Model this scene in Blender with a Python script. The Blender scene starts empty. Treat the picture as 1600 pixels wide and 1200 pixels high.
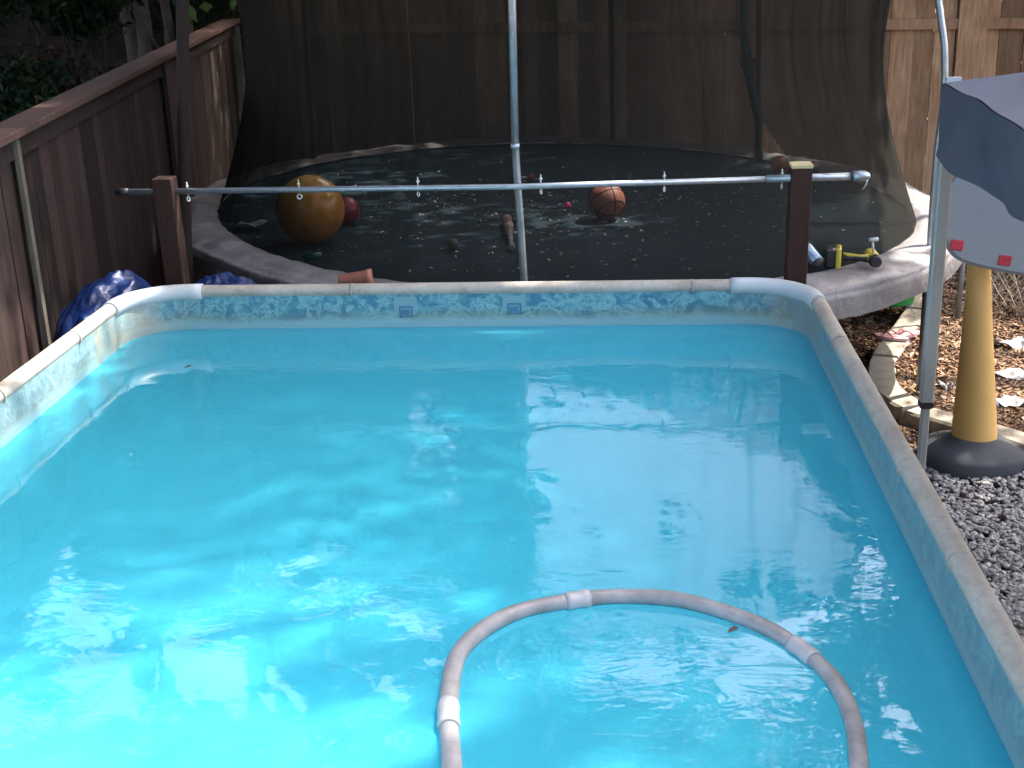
import bpy, math, random
import numpy as np
from mathutils import Vector, Matrix, noise
R_ = math.radians
scene = bpy.context.scene
C = scene.collection

# ---------------------------------------------------------------- camera
F = 2000.0
CAMZ = 2.65
M = np.array([[0.9968, 0.0738, -0.0316], [-0.0052, -0.3336, -0.9427], [-0.0801, 0.9398, -0.3322]])
u_, s_, v_ = np.linalg.svd(M); M = u_ @ v_
cam_d = bpy.data.cameras.new('camera'); cam = bpy.data.objects.new('camera', cam_d); C.objects.link(cam)
cam_d.sensor_width = 36; cam_d.lens = F / 1600 * 36; cam_d.clip_start = .05; cam_d.clip_end = 2000
rx, dn, fw = Vector(M[0]), Vector(M[1]), Vector(M[2])
mw = Matrix((( rx.x, -dn.x, -fw.x, 0), (rx.y, -dn.y, -fw.y, 0), (rx.z, -dn.z, -fw.z, CAMZ), (0, 0, 0, 1)))
cam.matrix_world = mw
scene.camera = cam

# ---------------------------------------------------------------- sky, sun, exposure
SUN_EL, SUN_AZ = 56, 58           # azimuth from +Y towards +X
S = Vector((math.sin(R_(SUN_AZ)) * math.cos(R_(SUN_EL)), math.cos(R_(SUN_AZ)) * math.cos(R_(SUN_EL)), math.sin(R_(SUN_EL))))
w = bpy.data.worlds.new('World'); scene.world = w; w.use_nodes = True
nt = w.node_tree; sky = nt.nodes.new('ShaderNodeTexSky'); sky.sky_type = 'NISHITA'; sky.sun_disc = False
sky.sun_elevation = R_(SUN_EL); sky.sun_rotation = R_(SUN_AZ); sky.dust_density = 5.0
nt.links.new(sky.outputs[0], nt.nodes['Background'].inputs[0]); nt.nodes['Background'].inputs[1].default_value = .15
sd = bpy.data.lights.new('sun', 'SUN'); sd.energy = 2.0; sd.angle = R_(.5); sd.color = (1, .95, .86)
so = bpy.data.objects.new('sun', sd); C.objects.link(so); so.rotation_euler = S.to_track_quat('Z', 'Y').to_euler(); so.location = (8, 6, 14)
scene.view_settings.view_transform = 'Standard'; scene.view_settings.look = 'None'
scene.view_settings.exposure = 3.1; scene.view_settings.gamma = 1
scene.render.engine = 'CYCLES'
scene.cycles.transparent_max_bounces = 24
scene.cycles.max_bounces = 8

# ---------------------------------------------------------------- helpers
def at(px, py, z=None, Y=None, X=None):
    """photo pixel (1600 x 1200) -> point of a real plane in the yard"""
    d = M.T @ np.array([px - 800, py - 600, F])
    t = (z - CAMZ) / d[2] if z is not None else (Y / d[1] if Y is not None else X / d[0])
    return Vector((d[0] * t, d[1] * t, CAMZ + d[2] * t))

class MB:
    def __init__(s): s.v = []; s.f = []; s.sm = []; s.mi = []; s.t = []
    def add(s, vs, fs, smooth=False, mi=0, tone=.5):
        o = len(s.v); s.v += [tuple(v) for v in vs]; s.t += [tone] * len(vs)
        for f in fs: s.f.append(tuple(i + o for i in f)); s.sm.append(smooth); s.mi.append(mi)
        return s
    def box(s, c, size, mat=None, tone=.5, mi=0, bev=0.0):
        hx, hy, hz = [q / 2 for q in size]
        m = mat or Matrix.Identity(3)
        c = Vector(c)
        if bev <= 0:
            P = [(-hx, -hy, -hz), (hx, -hy, -hz), (hx, hy, -hz), (-hx, hy, -hz), (-hx, -hy, hz), (hx, -hy, hz), (hx, hy, hz), (-hx, hy, hz)]
            Q = [(0, 3, 2, 1), (4, 5, 6, 7), (0, 1, 5, 4), (1, 2, 6, 5), (2, 3, 7, 6), (3, 0, 4, 7)]
        else:
            b = bev; P = []; Q = []
            def ring(x, y, z): 
                k = len(P); P.extend([(-x + b, -y, z), (x - b, -y, z), (x, -y + b, z), (x, y - b, z), (x - b, y, z), (-x + b, y, z), (-x, y - b, z), (-x, -y + b, z)]); return k
            r0 = ring(hx - b, hy - b, -hz); r1 = ring(hx, hy, -hz + b); r2 = ring(hx, hy, hz - b); r3 = ring(hx - b, hy - b, hz)
            for a, d in ((r0, r1), (r1, r2), (r2, r3)):
                for i in range(8): Q.append((a + i, a + (i + 1) % 8, d + (i + 1) % 8, d + i))
            Q.append(tuple(r0 + 7 - i for i in range(8))); Q.append(tuple(r3 + i for i in range(8)))
        return s.add([c + m @ Vector(p) for p in P], Q, False, mi, tone)
    def tube(s, path, r, n=14, cap=True, tone=.5, closed=False, mi=0, smooth=True):
        path = [Vector(p) for p in path]; N = len(path); rs = r if isinstance(r, (list, tuple)) else [r] * N
        vs = []; up = None
        for i, p in enumerate(path):
            a = path[(i - 1) % N] if (closed or i > 0) else p; b = path[(i + 1) % N] if (closed or i < N - 1) else p
            t = (b - a).normalized()
            if up is None:
                up = Vector((0, 0, 1)) if abs(t.z) < .9 else Vector((1, 0, 0))
            x = (up - t * up.dot(t)).normalized(); up = x; y = t.cross(x)
            for k in range(n):
                a_ = 2 * math.pi * k / n; vs.append(p + (x * math.cos(a_) + y * math.sin(a_)) * rs[i])
        fs = []
        for i in range(N if closed else N - 1):
            j = (i + 1) % N
            for k in range(n): fs.append((i * n + k, i * n + (k + 1) % n, j * n + (k + 1) % n, j * n + k))
        s.add(vs, fs, smooth, mi, tone)
        if cap and not closed:
            o = len(s.v) - len(vs)
            s.f.append(tuple(o + n - 1 - k for k in range(n))); s.sm.append(False); s.mi.append(mi)
            s.f.append(tuple(o + (N - 1) * n + k for k in range(n))); s.sm.append(False); s.mi.append(mi)
        return s
    def lathe(s, prof, n=28, m=None, tone=.5, mi=0, smooth=True, sx=1, sy=1):
        m = m or Matrix.Identity(4); vs = []; fs = []
        for r, z in prof:
            for k in range(n):
                a = 2 * math.pi * k / n; vs.append(m @ Vector((r * math.cos(a) * sx, r * math.sin(a) * sy, z)))
        for i in range(len(prof) - 1):
            for k in range(n): fs.append((i * n + k, i * n + (k + 1) % n, (i + 1) * n + (k + 1) % n, (i + 1) * n + k))
        fs.append(tuple(n - 1 - k for k in range(n))); fs.append(tuple((len(prof) - 1) * n + k for k in range(n)))
        return s.add(vs, fs, smooth, mi, tone)
    def grid(s, fn, nu, nv, smooth=True, closed_u=False, tone=.5, skip=None):
        vs = [fn(i / nu, j / nv) for j in range(nv + 1) for i in range(nu + (0 if closed_u else 1))]
        W = nu if closed_u else nu + 1; fs = []
        for j in range(nv):
            for i in range(nu):
                if skip and skip(i / nu, j / nv): continue
                a = j * W + i; b = j * W + (i + 1) % W; fs.append((a, b, b + W, a + W))
        return s.add(vs, fs, smooth, 0, tone)
    def build(s, name, mat, parent=None, label=None, cat=None, group=None, kind=None, loc=None):
        me = bpy.data.meshes.new(name); me.from_pydata(s.v, [], s.f)
        for mm in (mat if isinstance(mat, (list, tuple)) else [mat]): me.materials.append(mm)
        me.polygons.foreach_set('use_smooth', s.sm); me.polygons.foreach_set('material_index', s.mi)
        at_ = me.attributes.new('tone', 'FLOAT', 'POINT'); at_.data.foreach_set('value', s.t)
        me.update()
        o = bpy.data.objects.new(name, me); C.objects.link(o)
        if loc is not None:
            loc = Vector(loc); me.transform(Matrix.Translation(-loc)); o.location = loc
        if parent: o.parent = parent; o.matrix_parent_inverse = Matrix.Translation(-parent.location) if parent.type == 'EMPTY' else parent.matrix_basis.inverted()
        tag(o, label, cat, group, kind)
        return o
def tag(o, label=None, cat=None, group=None, kind=None):
    for k, v in (('label', label), ('category', cat), ('group', group), ('kind', kind)):
        if v: o[k] = v
    return o
def thing(name, loc, label, cat, group=None):
    e = bpy.data.objects.new(name, None); C.objects.link(e); e.location = loc; e.empty_display_size = .1
    return tag(e, label, cat, group)
def fnoise(x, y, z=0, sc=1): return noise.noise(Vector((x * sc, y * sc, z * sc)))
def rotz(a): return Matrix.Rotation(a, 3, 'Z')
def spline(pts, n, closed=False):
    P = [Vector(p) for p in pts]; out = []; N = len(P)
    segs = N if closed else N - 1
    for i in range(segs):
        if closed: a, b, c, d = P[(i - 1) % N], P[i], P[(i + 1) % N], P[(i + 2) % N]
        else: a, b, c, d = P[max(i - 1, 0)], P[i], P[i + 1], P[min(i + 2, N - 1)]
        for k in range(n):
            t = k / n
            out.append(.5 * ((2 * b) + (c - a) * t + (2 * a - 5 * b + 4 * c - d) * t * t + (3 * b - a - 3 * c + d) * t ** 3))
    if not closed: out.append(P[-1])
    return out

# ---------------------------------------------------------------- materials
ALB = .78      # overall reflectance trim of every surface
class NT:
    def __init__(s, name):
        s.m = bpy.data.materials.new(name); s.m.use_nodes = True; s.t = s.m.node_tree; s.n = s.t.nodes; s.b = s.n['Principled BSDF']; s.out = s.n['Material Output']
    def node(s, ty, **k):
        n = s.n.new(ty)
        for a, v in k.items():
            if a.startswith('i_'): n.inputs[a[2:].replace('_', ' ')].default_value = v
            else: setattr(n, a, v)
        return n
    def link(s, a, b): s.t.links.new(a, b)
    def coords(s, scale=(1, 1, 1), kind='Object'):
        tc = s.node('ShaderNodeTexCoord'); mp = s.node('ShaderNodeMapping'); mp.inputs['Scale'].default_value = scale
        s.link(tc.outputs[kind], mp.inputs[0]); return mp.outputs[0]
    def noise(s, co, scale, detail=5, rough=.6, dist=0):
        n = s.node('ShaderNodeTexNoise'); n.inputs['Scale'].default_value = scale; n.inputs['Detail'].default_value = detail
        n.inputs['Roughness'].default_value = rough; n.inputs['Distortion'].default_value = dist; s.link(co, n.inputs['Vector']); return n.outputs[0]
    def ramp(s, fac, stops):
        r = s.node('ShaderNodeValToRGB'); e = r.color_ramp.elements
        while len(e) > 1: e.remove(e[0])
        e[0].position = stops[0][0]; c = stops[0][1]; e[0].color = (*c, 1) if len(c) == 3 else c
        for p, c in stops[1:]: q = e.new(p); q.color = (*c, 1)
        s.link(fac, r.inputs[0]); return r.outputs[0]
    def mix(s, fac, a, b, mode='MIX'):
        m = s.node('ShaderNodeMix', data_type='RGBA', blend_type=mode)
        for q, i in ((fac, 0), (a, 6), (b, 7)):
            if isinstance(q, (int, float)): m.inputs[i].default_value = q
            elif isinstance(q, tuple): m.inputs[i].default_value = (*q, 1)
            else: s.link(q, m.inputs[i])
        return m.outputs[2]
    def math(s, op, a, b=0.0):
        m = s.node('ShaderNodeMath', operation=op)
        for i, q in enumerate((a, b)):
            if isinstance(q, (int, float)): m.inputs[i].default_value = q
            else: s.link(q, m.inputs[i])
        return m.outputs[0]
    def attr(s, name='tone'): return s.node('ShaderNodeAttribute', attribute_name=name).outputs['Fac']
    def bump(s, h, strength=.3, dist=.01):
        b = s.node('ShaderNodeBump'); b.inputs['Strength'].default_value = strength; b.inputs['Distance'].default_value = dist
        s.link(h, b.inputs['Height']); s.link(b.outputs[0], s.b.inputs['Normal']); return b.outputs[0]
    def set(s, col=None, rough=None, metal=None, spec=None):
        if col is not None:
            hv = s.node('ShaderNodeHueSaturation'); hv.inputs['Value'].default_value = ALB
            if isinstance(col, tuple): hv.inputs['Color'].default_value = (*col, 1)
            else: s.link(col, hv.inputs['Color'])
            s.link(hv.outputs[0], s.b.inputs['Base Color'])
        if rough is not None:
            if isinstance(rough, (int, float)): s.b.inputs['Roughness'].default_value = rough
            else: s.link(rough, s.b.inputs['Roughness'])
        if metal is not None: s.b.inputs['Metallic'].default_value = metal
        if spec is not None: s.b.inputs['Specular IOR Level'].default_value = spec
        return s

def mat_wood(name, dark, light, scale=(14, 14, 1.2), rough=.85):
    t = NT(name); co = t.coords(scale); g = t.noise(co, 3, 6, .65, .6)
    co2 = t.coords((1, 1, 1)); st = t.noise(co2, 2.3, 4)
    c = t.ramp(g, [(.3, dark), (.7, light)])
    tone = t.attr(); k = t.math('MULTIPLY_ADD', tone, 1.0); t.n[-1].inputs[2].default_value = .5
    hs = t.node('ShaderNodeHueSaturation'); t.link(c, hs.inputs['Color']); t.link(k, hs.inputs['Value'])
    c3 = t.mix(t.ramp(st, [(.42, (0, 0, 0)), (.75, (.55, .55, .55))]), hs.outputs[0], tuple(d * .55 for d in dark))
    t.set(c3, rough, spec=.25); t.bump(g, .5, .004); return t.m
def mat_plain(name, col, rough=.5, metal=0, var=.25, sc=8, bump=.15, bd=.002, spec=None):
    t = NT(name); co = t.coords(); n = t.noise(co, sc, 6, .65)
    c = t.ramp(n, [(.25, tuple(q * (1 - var) for q in col)), (.75, tuple(min(1, q * (1 + var)) for q in col))])
    r = t.ramp(n, [(.2, (max(.02, rough - .1),) * 3), (.8, (min(1, rough + .12),) * 3)])
    t.set(c, r, metal, spec)
    if bump: t.bump(t.noise(co, sc * 4, 4), bump, bd)
    return t.m

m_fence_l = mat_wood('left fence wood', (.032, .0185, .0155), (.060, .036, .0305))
m_fence_cap = mat_wood('fence cap wood', (.085, .046, .036), (.17, .10, .078), (1.5, 14, 14))
m_fence_pale = mat_wood('pale post wood', (.10, .088, .065), (.19, .165, .125))
m_fence_b = mat_wood('back fence cedar', (.37, .18, .09), (.66, .40, .23))
m_fence_n = mat_wood('neighbour fence wood', (.03, .025, .02), (.06, .05, .04))
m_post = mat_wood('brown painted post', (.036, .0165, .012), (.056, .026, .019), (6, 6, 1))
m_endgrain = mat_plain('pale end grain', (.62, .50, .25), .8)
m_galv = mat_plain('galvanized steel', (.50, .53, .56), .38, .75, .18, 25, .1)
m_galv_d = mat_plain('weathered tube steel', (.22, .24, .24), .5, .6, .25, 20, .1)
m_darkpole = mat_plain('dark pole sleeve', (.026, .012, .008), .9, 0, .3)
m_black = mat_plain('black plastic', (.02, .02, .022), .45, 0, .3)
m_white = mat_plain('white plastic', (.58, .60, .61), .35, 0, .05, 6, .05)
m_canleg = mat_plain('grey painted leg', (.42, .44, .43), .4, .2, .1)
m_screw = mat_plain('zinc hardware', (.75, .75, .70), .3, .6)

def mat_liner():
    t = NT('pool liner print'); tc = t.node('ShaderNodeTexCoord'); sep = t.node('ShaderNodeSeparateXYZ'); t.link(tc.outputs['Object'], sep.inputs[0])
    z = sep.outputs[2]; co = t.coords()
    n1 = t.noise(co, 15, 5, .62, 1.0)
    swirl = t.ramp(n1, [(.34, (.05, .17, .26)), (.48, (.07, .24, .33)), (.55, (.26, .48, .50)), (.61, (.09, .27, .34)), (.70, (.04, .16, .25))])
    fine = t.noise(co, 30, 4, .6)
    swirl = t.mix(t.ramp(fine, [(.45, (0, 0, 0)), (.6, (.45, .45, .45))]), swirl, (.16, .42, .44))
    nb = t.noise(co, 6, 4); zz = t.math('ADD', z, t.math('MULTIPLY', t.math('SUBTRACT', nb, .5), .04))
    # algae tint towards the old water line, pale scum band under it
    alg = t.ramp(t.math('SUBTRACT', zz, .9), [(.09, (1, 1, 1)), (.15, (0, 0, 0))])
    nst = t.noise(co, 1.6, 3)
    c = t.mix(t.math('MULTIPLY', alg, t.ramp(nst, [(.35, (.25,) * 3), (.6, (.75,) * 3)])), swirl, (.25, .28, .15))
    scum = t.ramp(t.math('SUBTRACT', zz, .9), [(.085, (1, 1, 1)), (.115, (0, 0, 0))])
    c = t.mix(t.math('MULTIPLY', scum, .9), c, (.30, .50, .54))
    # rusty, pale worn corners
    sx = t.math('ABSOLUTE', t.math('ADD', sep.outputs[0], .69)); corner = t.math('MULTIPLY', t.ramp(sx, [(1.18, (0, 0, 0))] ), 1)
    d = t.math('MINIMUM', t.math('ADD', t.math('MULTIPLY', t.math('SUBTRACT', sx, 1.15), 2.2), 0), 1.0)
    yy = t.math('GREATER_THAN', sep.outputs[1], 5.05)
    cn = t.math('MULTIPLY', t.math('MAXIMUM', d, 0), yy)
    cn = t.math('MULTIPLY', cn, t.ramp(t.noise(co, 5, 4), [(.35, (0, 0, 0)), (.6, (1, 1, 1))]))
    c = t.mix(t.math('MULTIPLY', cn, .85), c, (.40, .31, .19))
    # left run of the wall above water, blended towards a paler grey
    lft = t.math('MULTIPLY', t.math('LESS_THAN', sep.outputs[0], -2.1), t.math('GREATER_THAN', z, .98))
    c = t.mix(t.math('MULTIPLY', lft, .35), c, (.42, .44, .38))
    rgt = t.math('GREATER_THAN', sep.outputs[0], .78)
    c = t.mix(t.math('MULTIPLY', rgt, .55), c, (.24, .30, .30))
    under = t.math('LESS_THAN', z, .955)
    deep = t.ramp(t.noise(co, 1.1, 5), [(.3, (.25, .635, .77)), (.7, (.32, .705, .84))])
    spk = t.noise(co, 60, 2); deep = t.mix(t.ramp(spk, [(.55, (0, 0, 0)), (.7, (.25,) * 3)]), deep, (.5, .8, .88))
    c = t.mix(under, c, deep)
    t.set(c, .35, spec=.4); t.bump(t.noise(t.coords((1, 1, 3)), 7, 3), .25, .02); return t.m
m_liner = mat_liner()

def mat_coping():
    t = NT('weathered coping vinyl'); co = t.coords(); n = t.noise(co, 4, 6, .7); f = t.noise(co, 45, 5, .7)
    c = t.ramp(n, [(.3, (.34, .295, .24)), (.5, (.48, .43, .365)), (.72, (.58, .53, .46))])
    c = t.mix(t.ramp(f, [(.5, (0, 0, 0)), (.72, (.6,) * 3)]), c, (.30, .26, .23))
    t.set(c, .6, spec=.3); t.bump(f, .35, .004); return t.m
m_coping = mat_coping()

def mat_water():
    t = NT('pool water'); t.n.remove(t.b)
    co = t.coords((1, 1, 1)); big = t.noise(t.coords((1.5, .9, 1)), 1.5, 2, .5, 1.0); med = t.noise(t.coords((.8, 1.7, 1)), 6, 3, .55, .9)
    fine = t.noise(t.coords((1, 2.2, 1)), 30, 2)
    mask = t.ramp(t.noise(co, 1.2, 2), [(.45, (.15,) * 3), (.65, (1,) * 3)])
    h = t.math('ADD', t.math('MULTIPLY', big, .16), t.math('ADD', t.math('MULTIPLY', t.math('MULTIPLY', med, mask), .075), t.math('MULTIPLY', t.math('MULTIPLY', fine, mask), .004)))
    b = t.node('ShaderNodeBump'); b.inputs['Strength'].default_value = 1; b.inputs['Distance'].default_value = .035; t.link(h, b.inputs['Height'])
    fr = t.node('ShaderNodeFresnel'); fr.inputs[0].default_value = 1.33; t.link(b.outputs[0], fr.inputs[1])
    tr = t.node('ShaderNodeBsdfTransparent'); tr.inputs[0].default_value = (.34, .90, .985, 1)
    gl = t.node('ShaderNodeBsdfGlossy'); gl.inputs['Roughness'].default_value = .004; gl.inputs[0].default_value = (1, 1, 1, 1); t.link(b.outputs[0], gl.inputs['Normal'])
    # milky suspended matter just under the surface
    df = t.node('ShaderNodeBsdfDiffuse'); df.inputs[0].default_value = (.095, .595, .735, 1)
    m0 = t.node('ShaderNodeMixShader'); m0.inputs[0].default_value = .36; t.link(tr.outputs[0], m0.inputs[1]); t.link(df.outputs[0], m0.inputs[2])
    mx = t.node('ShaderNodeMixShader'); t.link(fr.outputs[0], mx.inputs[0]); t.link(m0.outputs[0], mx.inputs[1]); t.link(gl.outputs[0], mx.inputs[2])
    t.link(mx.outputs[0], t.out.inputs[0]); return t.m
m_water = mat_water()

def mat_net():
    t = NT('black enclosure mesh'); t.n.remove(t.b)
    df = t.node('ShaderNodeBsdfDiffuse'); df.inputs[0].default_value = (.020, .0185, .0155, 1)
    tr = t.node('ShaderNodeBsdfTransparent')
    n = t.noise(t.coords((1, 1, .15)), 9, 3); lw = t.node('ShaderNodeLayerWeight'); lw.inputs[0].default_value = .35
    fac = t.math('ADD', t.math('MULTIPLY', n, .14), t.math('MULTIPLY_ADD', lw.outputs['Facing'], .42)); t.n[-1]
    for q in t.n:
        if q.type == 'MATH' and q.operation == 'MULTIPLY_ADD': q.inputs[2].default_value = .50
    fac = t.math('MINIMUM', fac, .95)
    mx = t.node('ShaderNodeMixShader'); t.link(fac, mx.inputs[0]); t.link(tr.outputs[0], mx.inputs[1]); t.link(df.outputs[0], mx.inputs[2]); t.link(mx.outputs[0], t.out.inputs[0]); return t.m
m_net = mat_net()

def mat_mat():
    t = NT('woven jump mat'); co = t.coords(); n = t.noise(co, 2.2, 5); f = t.noise(co, 120, 2)
    c = t.ramp(n, [(.3, (.012, .028, .038)), (.7, (.017, .036, .048))]); c = t.mix(t.ramp(f, [(.5, (0, 0, 0)), (.75, (.3,) * 3)]), c, (.04, .055, .06))
    t.set(c, .75, spec=.12); t.bump(n, .3, .03); return t.m
m_mat = mat_mat()
def mat_pad():
    t = NT('weathered grey pad vinyl'); co = t.coords(); n = t.noise(co, 3, 6, .7); f = t.noise(co, 18, 5, .7, .5)
    c = t.ramp(n, [(.3, (.20, .178, .17)), (.6, (.29, .265, .26)), (.8, (.34, .315, .30))]); c = t.mix(t.ramp(f, [(.56, (0, 0, 0)), (.72, (.7,) * 3)]), c, (.17, .14, .12))
    t.set(c, .5, spec=.4); t.bump(t.noise(co, 7, 4, .6, 1), .7, .02); return t.m
m_pad = mat_pad()
def mat_ground():
    t = NT('bark mulch soil'); co = t.coords(); v = t.node('ShaderNodeTexVoronoi'); v.inputs['Scale'].default_value = 45; t.link(co, v.inputs[0])
    n = t.noise(co, 6, 6, .7)
    c = t.ramp(n, [(.3, (.07, .048, .034)), (.7, (.19, .13, .09))]); hs = t.mix(.45, c, v.outputs['Color'], 'MULTIPLY')
    t.set(hs, .95, spec=.1); t.bump(v.outputs['Distance'], .8, .02); return t.m
m_ground = mat_ground()
def mat_tone(name, stops, rough=.85, sc=20, bump=.3):
    t = NT(name); a = t.attr(); c = t.ramp(a, stops); n = t.noise(t.coords(), sc, 5)
    c = t.mix(.5, c, t.ramp(n, [(.3, (.5,) * 3), (.7, (1,) * 3)]), 'MULTIPLY'); t.set(c, rough, spec=.2)
    if bump: t.bump(n, bump, .004)
    return t.m
m_chip = mat_tone('bark chips', [(0, (.10, .055, .035)), (.45, (.28, .16, .095)), (.8, (.42, .27, .16)), (1, (.60, .46, .32))])
m_stone = mat_tone('gravel stones', [(0, (.20, .19, .19)), (.5, (.34, .32, .315)), (.85, (.46, .43, .42)), (1, (.58, .54, .51))], sc=40)
m_litter = mat_tone('dry leaf bits', [(0, (.10, .07, .04)), (.5, (.34, .27, .18)), (1, (.9, .85, .72))], bump=0)
m_curb = mat_plain('concrete edging', (.33, .28, .21), .9, 0, .3, 9, .5, .01)
def mat_leaf(name, a, b):
    t = NT(name); c = t.ramp(t.attr(), [(0, a), (1, b)]); t.set(c, .7, spec=.15); return t.m
m_leaf = mat_leaf('tree leaves', (.03, .065, .018), (.085, .14, .04))
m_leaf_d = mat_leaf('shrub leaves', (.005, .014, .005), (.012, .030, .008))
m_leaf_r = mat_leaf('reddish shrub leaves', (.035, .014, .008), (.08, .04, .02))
m_bark_d = mat_plain('dark twig bark', (.025, .018, .014), .9, 0, .3)
m_bark = mat_plain('grey brown bark', (.13, .095, .078), .9, 0, .4, 14, .8, .02)

# ---------------------------------------------------------------- setting
mb = MB()
def gfn(u, v):
    x, y = -60 + 120 * u, -40 + 140 * v; return (x, y, -.02 + .02 * fnoise(x, y, 0, .8))
mb.grid(gfn, 60, 70).build('ground', m_ground, kind='structure')

LX, RX, FY, NY, RZ, WZ = -2.26, .89, 5.64, -1.2, 1.15, .955
def rrect(x0, x1, y0, y1, r, n=9, k=14):
    pts = []
    def line(a, b, m):
        for i in range(m): pts.append((a[0] + (b[0] - a[0]) * i / m, a[1] + (b[1] - a[1]) * i / m))
    def arc(cx, cy, a0):
        for i in range(n): a = R_(a0 + 90 * i / n); pts.append((cx + r * math.cos(a), cy + r * math.sin(a)))
    line((x0 + r, y0), (x1 - r, y0), k); arc(x1 - r, y0 + r, -90); line((x1, y0 + r), (x1, y1 - r), k * 2); arc(x1 - r, y1 - r, 0)
    line((x1 - r, y1), (x0 + r, y1), k); arc(x0 + r, y1 - r, 90); line((x0, y1 - r), (x0, y0 + r), k * 2); arc(x0 + r, y0 + r, 180)
    return pts
FZ = .60      # pool floor height
def ring_strip(mbx, prof, R0=.30):
    """sweep (inset, z) profile round the pool outline"""
    rings = [rrect(LX + d, RX - d, NY + d, FY - d, max(R0 - d, .03)) for d, z in prof]
    n = len(rings[0]); vs = [(p[0], p[1], z) for (d, z), rg in zip(prof, rings) for p in rg]; fs = []
    for i in range(len(prof) - 1):
        for k in range(n): fs.append((i * n + k, i * n + (k + 1) % n, (i + 1) * n + (k + 1) % n, (i + 1) * n + k))
    mbx.add(vs, fs, True); return n
pool = thing('swimming_pool', (-.68, 2.2, 0), 'above ground rectangular pool with blue patterned liner and weathered grey coping', 'swimming pool')
mb = MB(); prof = [(.055, 1.14), (.052, 1.08), (.06, 1.02), (.055, .98), (.05, .93), (.055, .85), (.07, .74), (.10, .66), (.16, .615), (.24, FZ)]
n = ring_strip(mb, prof)
mb.f.append(tuple((len(prof) - 1) * n + k for k in range(n))); mb.sm.append(False); mb.mi.append(0)
mb.build('liner', m_liner, pool)
mb = MB(); prof = []
for i in range(13):
    a = R_(-60 + 300 * i / 12); prof.append((.026 + .034 * math.cos(a), 1.128 + .030 * math.sin(a)))
ring_strip(mb, prof); mb.build('coping', m_coping, pool)
mb = MB(); ring_strip(mb, [(-.005, 1.12), (-.015, .9), (-.03, .5), (-.015, .02)]); mb.build('outer_wall', mat_plain('grey steel pool wall', (.25, .29, .33), .5, .2), pool)
# seams: thin raised bands round the coping
def coping_band(px, py, along, wid=.012, r=.046, mat=None, name='coping_clip'):
    b = MB(); p = Vector((px, py, 1.126)); d = Vector(along)
    b.tube([p - d * wid, p + d * wid], r * .8, 18, True); return b.build(name, mat or m_coping, pool)
for y in (4.75, 3.55, 2.95, 2.3): coping_band(RX - .03, y, (0, 1, 0), .004, .0435)
for y in (4.9, 4.2): coping_band(LX + .03, y, (0, 1, 0), .004, .0435)
for x in (-1.2, .35): coping_band(x, FY - .03, (1, 0, 0), .004, .0435)
# white corner caps
def corner_cap(cx, cy, a0, x1=0, name='corner_cap'):
    b = MB(); pts = []; r = .27
    st = [(cx + r * math.cos(R_(a0 + t)), cy + r * math.sin(R_(a0 + t)), 1.128) for t in range(0, 91, 9)]
    if a0 == 0: st = [(st[0][0], st[0][1] - .03, 1.128)] + st + [(st[-1][0] - .03, st[-1][1], 1.128), (st[-1][0] - .07, st[-1][1], 1.128)]
    else: st = [(st[0][0] + .06, st[0][1], 1.128)] + st + [(st[-1][0], st[-1][1] - .03, 1.128)]
    b.tube(st, .038, 18); return b.build(name, m_white, pool)
corner_cap(RX - .30, FY - .30, 0); corner_cap(LX + .30, FY - .30, 90)
def sticker(x, wd, z0, z1, mat, y=FY - .058, par=pool, name='warning_sticker'):
    b = MB(); b.box((x, y, (z0 + z1) / 2), (wd, .003, z1 - z0)); return b.build(name, mat, par)
m_clear = NT('clear sticker film'); m_clear.set((.21, .38, .42), .3); m_clear = m_clear.m
m_blue = mat_plain('blue sticker print', (.05, .20, .34), .4, 0, .3, 40, 0)
for x, zz in ((at(633, 470, Y=5.58).x, 0), (at(803, 470, Y=5.58).x, .01)):
    s = sticker(x, .105, 1.03, 1.10, m_clear); b = MB()
    b.box((x + .002, FY - .062, 1.055 + zz), (.058, .003, .006)); b.box((x + .002, FY - .062, 1.008 + zz), (.058, .003, .006)); b.box((x - .026, FY - .062, 1.03 + zz), (.006, .003, .05)); b.box((x + .03, FY - .062, 1.03 + zz), (.006, .003, .05)); b.box((x, FY - .0625, 1.03 + zz), (.034, .002, .022))
    b.build('printed_mark', m_blue, s)

mb = MB(); rg = rrect(LX + .052, RX - .052, NY + .052, FY - .052, .25); mb.add([(p[0], p[1], WZ) for p in rg], [tuple(range(len(rg)))]); mb.build('water', m_water, kind='structure')

# ---------------------------------------------------------------- trampoline
IN = [at(a, b, .95) for a, b in [(372, 345), (385, 385), (450, 415), (525, 440), (480, 262), (560, 240), (640, 235), (800, 228), (1080, 237), (1200, 250), (1443, 330), (1370, 395)]]
TC = Vector((-.35, 8.5, 0))
th = np.array([math.atan2(p.y - TC.y, p.x - TC.x) for p in IN] + [R_(-92)]); rr = np.array([math.hypot(p.y - TC.y, p.x - TC.x) for p in IN] + [2.30])
def fb(t): return np.stack([np.ones_like(t), np.cos(t), np.sin(t), np.cos(2 * t), np.sin(2 * t)], -1)
coef = np.linalg.lstsq(fb(th), rr, rcond=None)[0]
def rad(t): return float(fb(np.array([t]))[0] @ coef)
def tp(t, dr, z): r = rad(t) + dr; return Vector((TC.x + r * math.cos(t), TC.y + r * math.sin(t), z))
tramp = thing('trampoline', (TC.x, TC.y, 0), 'large round trampoline with grey pad and black safety net', 'trampoline')
T2 = 2 * math.pi
def matf(u, v):
    t = u * T2; k = v; p = tp(t, 0, 0); x = TC.x + (p.x - TC.x) * k * 1.02; y = TC.y + (p.y - TC.y) * k * 1.02
    return (x, y, .945 - .05 * (1 - k * k) + .006 * fnoise(x, y, 1, 2.5))
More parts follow.
